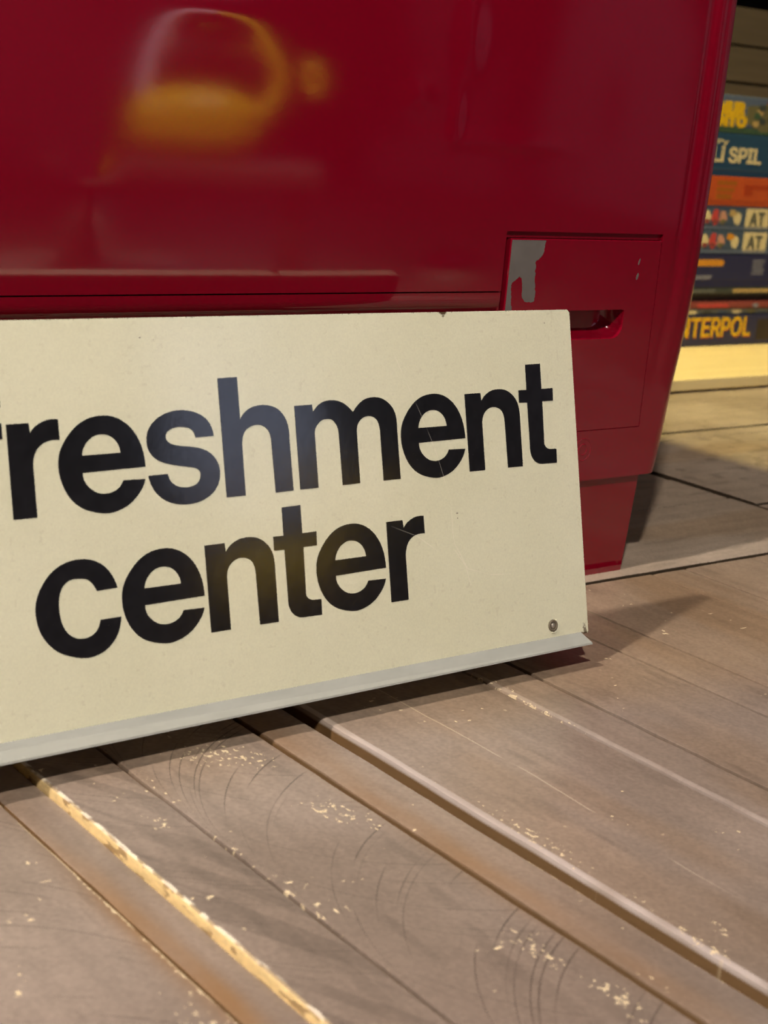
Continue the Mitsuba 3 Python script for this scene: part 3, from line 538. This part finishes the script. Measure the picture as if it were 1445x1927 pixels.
def slab_at(u0, u1, c0, c1, z0, z1):
    mm = rbox(u0, u1, c0, c1, z0, z1, .004); v = mm.vertices
    return trimesh.Trimesh(np.array([[KO[0], KO[1], 0] + p[0] * AX - p[1] * AC + [0, 0, p[2]] for p in v]), mm.faces, process=False)
scene['dark_wood'] = plain((.06, .035, .025), .5, .4)
add('added_stool__seat', slab_at(-.19, .19, -.15, .15, .160, .188), 'dark_wood')  # unseen seat, added to hold the can
for su in (-1, 1):
    for sc in (-1, 1): add(num('added_stool__leg'), slab_at(su * .15 - .018, su * .15 + .018, sc * .11 - .018, sc * .11 + .018, -.035, .1602), 'dark_wood')
tag('added_stool', 'low dark wooden support added under the unseen yellow can', 'added_stool')

# ------------------------------------------------------------------ windows added behind the viewer for fill and reflections, and the lamps
scene['white_frame'] = plain((.7, .7, .72), .5, .3)
def window(key, x0, x1, z0, z1):
    fr = 0.05
    add(f'{key}__frame', cat([rbox(x0 - fr, x1 + fr, YW0, YW0 + .06, z0 - fr, z0, .003), rbox(x0 - fr, x1 + fr, YW0, YW0 + .06, z1, z1 + fr, .003), rbox(x0 - fr, x0, YW0, YW0 + .06, z0, z1, .003), rbox(x1, x1 + fr, YW0, YW0 + .06, z0, z1, .003), rbox((x0 + x1) / 2 - .02, (x0 + x1) / 2 + .02, YW0, YW0 + .05, z0, z1, .003)]), 'white_frame')
    v = np.array([(x0, YW0 + .012, z0), (x1, YW0 + .012, z0), (x1, YW0 + .012, z1), (x0, YW0 + .012, z1)])
    mm = trimesh.Trimesh(v, [[0, 2, 1], [0, 3, 2]], process=False)
    if mm.face_normals[0][1] < 0: mm.invert()
    scene[f'{key}__pane'] = {**mikit.ply(mm, 'white_frame'), 'emitter': {'type': 'area', 'radiance': {'type': 'rgb', 'value': list(WINDOW_FILL)}}}
    tag(key, 'daylit window added behind the viewer for fill and reflections', kind='structure')
window('window_1', 2.90, 3.40, .85, 1.75)
window('window_2', .2, 1.1, .75, 1.75)
def added_ceiling_lamp(cx, cy, w, l, rad, label):
    key = num('added_ceiling_lamp')
    add(f'{key}__frame', cat([rbox(cx - w/2 - .02, cx - w/2, cy - l/2 - .02, cy + l/2 + .02, ZC - .05, ZC, .002), rbox(cx + w/2, cx + w/2 + .02, cy - l/2 - .02, cy + l/2 + .02, ZC - .05, ZC, .002), rbox(cx - w/2, cx + w/2, cy - l/2 - .02, cy - l/2, ZC - .05, ZC, .002), rbox(cx - w/2, cx + w/2, cy + l/2, cy + l/2 + .02, ZC - .05, ZC, .002)]), 'white_frame')
    v = np.array([(cx - w/2, cy - l/2, ZC - .035), (cx + w/2, cy - l/2, ZC - .035), (cx + w/2, cy + l/2, ZC - .035), (cx - w/2, cy + l/2, ZC - .035)])
    mm = trimesh.Trimesh(v, [[0, 2, 1], [0, 3, 2]], process=False)
    if mm.face_normals[0][2] > 0: mm.invert()
    scene[f'{key}__diffuser'] = {**mikit.ply(mm, 'white_frame'), 'emitter': {'type': 'area', 'radiance': {'type': 'rgb', 'value': list(rad)}}}
    tag(key, label, 'ceiling lamp', 'added ceiling lamp panels')
for (cx, cy), where in zip(ADDED_LAMPS, ('nearest the red machine', 'nearest the side wall', 'nearest the window')): added_ceiling_lamp(cx, cy, .6, 1.2, PANEL_FILL, 'added flat white ceiling lamp panel ' + where)
def spot_lamp(pos, aim, r, rad, depth, label):
    key = num('spot_lamp'); pos = np.array(pos, float); z = np.array(aim, float) - pos; z /= np.linalg.norm(z)
    x = np.cross(z, [0, 0, 1.]); x /= np.linalg.norm(x); y = np.cross(z, x)
    prof = np.array([(0, -.10), (r * 1.3, -.10), (r * 1.5, -.08), (r * 1.5, depth), (r * 1.35, depth), (r * 1.35, -.006), (0, -.006)])
    sh = trimesh.creation.revolve(prof, sections=40)
    add(f'{key}__housing', place(sh, pos, x, y, z), 'lamp_black', 30)
    a = np.linspace(0, 2 * np.pi, 33)[:-1]
    v = np.vstack([[0, 0, 0], np.column_stack([r * np.cos(a), r * np.sin(a), np.zeros(32)])]); f = [[0, 1 + i, 1 + (i + 1) % 32] for i in range(32)]
    dm = place(trimesh.Trimesh(v, f, process=False), pos, x, y, z)
    if dm.face_normals[0].dot(z) < 0: dm.invert()
    scene[f'{key}__lens'] = {**mikit.ply(dm, 'white_frame'), 'emitter': {'type': 'area', 'radiance': {'type': 'rgb', 'value': list(rad)}}}
    top = pos - z * .05
    add(f'{key}__stem', tube([top, [top[0], top[1], top[2] + .2], [top[0], top[1], ZC]], .009, 10), 'lamp_black', 30)
    tag(key, label, 'spot lamp')
scene['lamp_black'] = plain((.02, .02, .022), .4, .4)
spot_lamp(KEY_POS, KEY_AIM, .045, KEY, .05, 'black track spot lamp left of the red machine')
spot_lamp(WARM_POS, WARM_AIM, .032, WARM, .16, 'black spot lamp above the board games')
spot_lamp(FRONT_POS, FRONT_AIM, .05, FRONT, .07, 'unseen black spot lamp added behind and above the viewer as front light')
spot_lamp(CAN_POS, CAN_AIM, .03, CAN, .20, 'unseen black spot lamp added to brighten the mirrored yellow can')
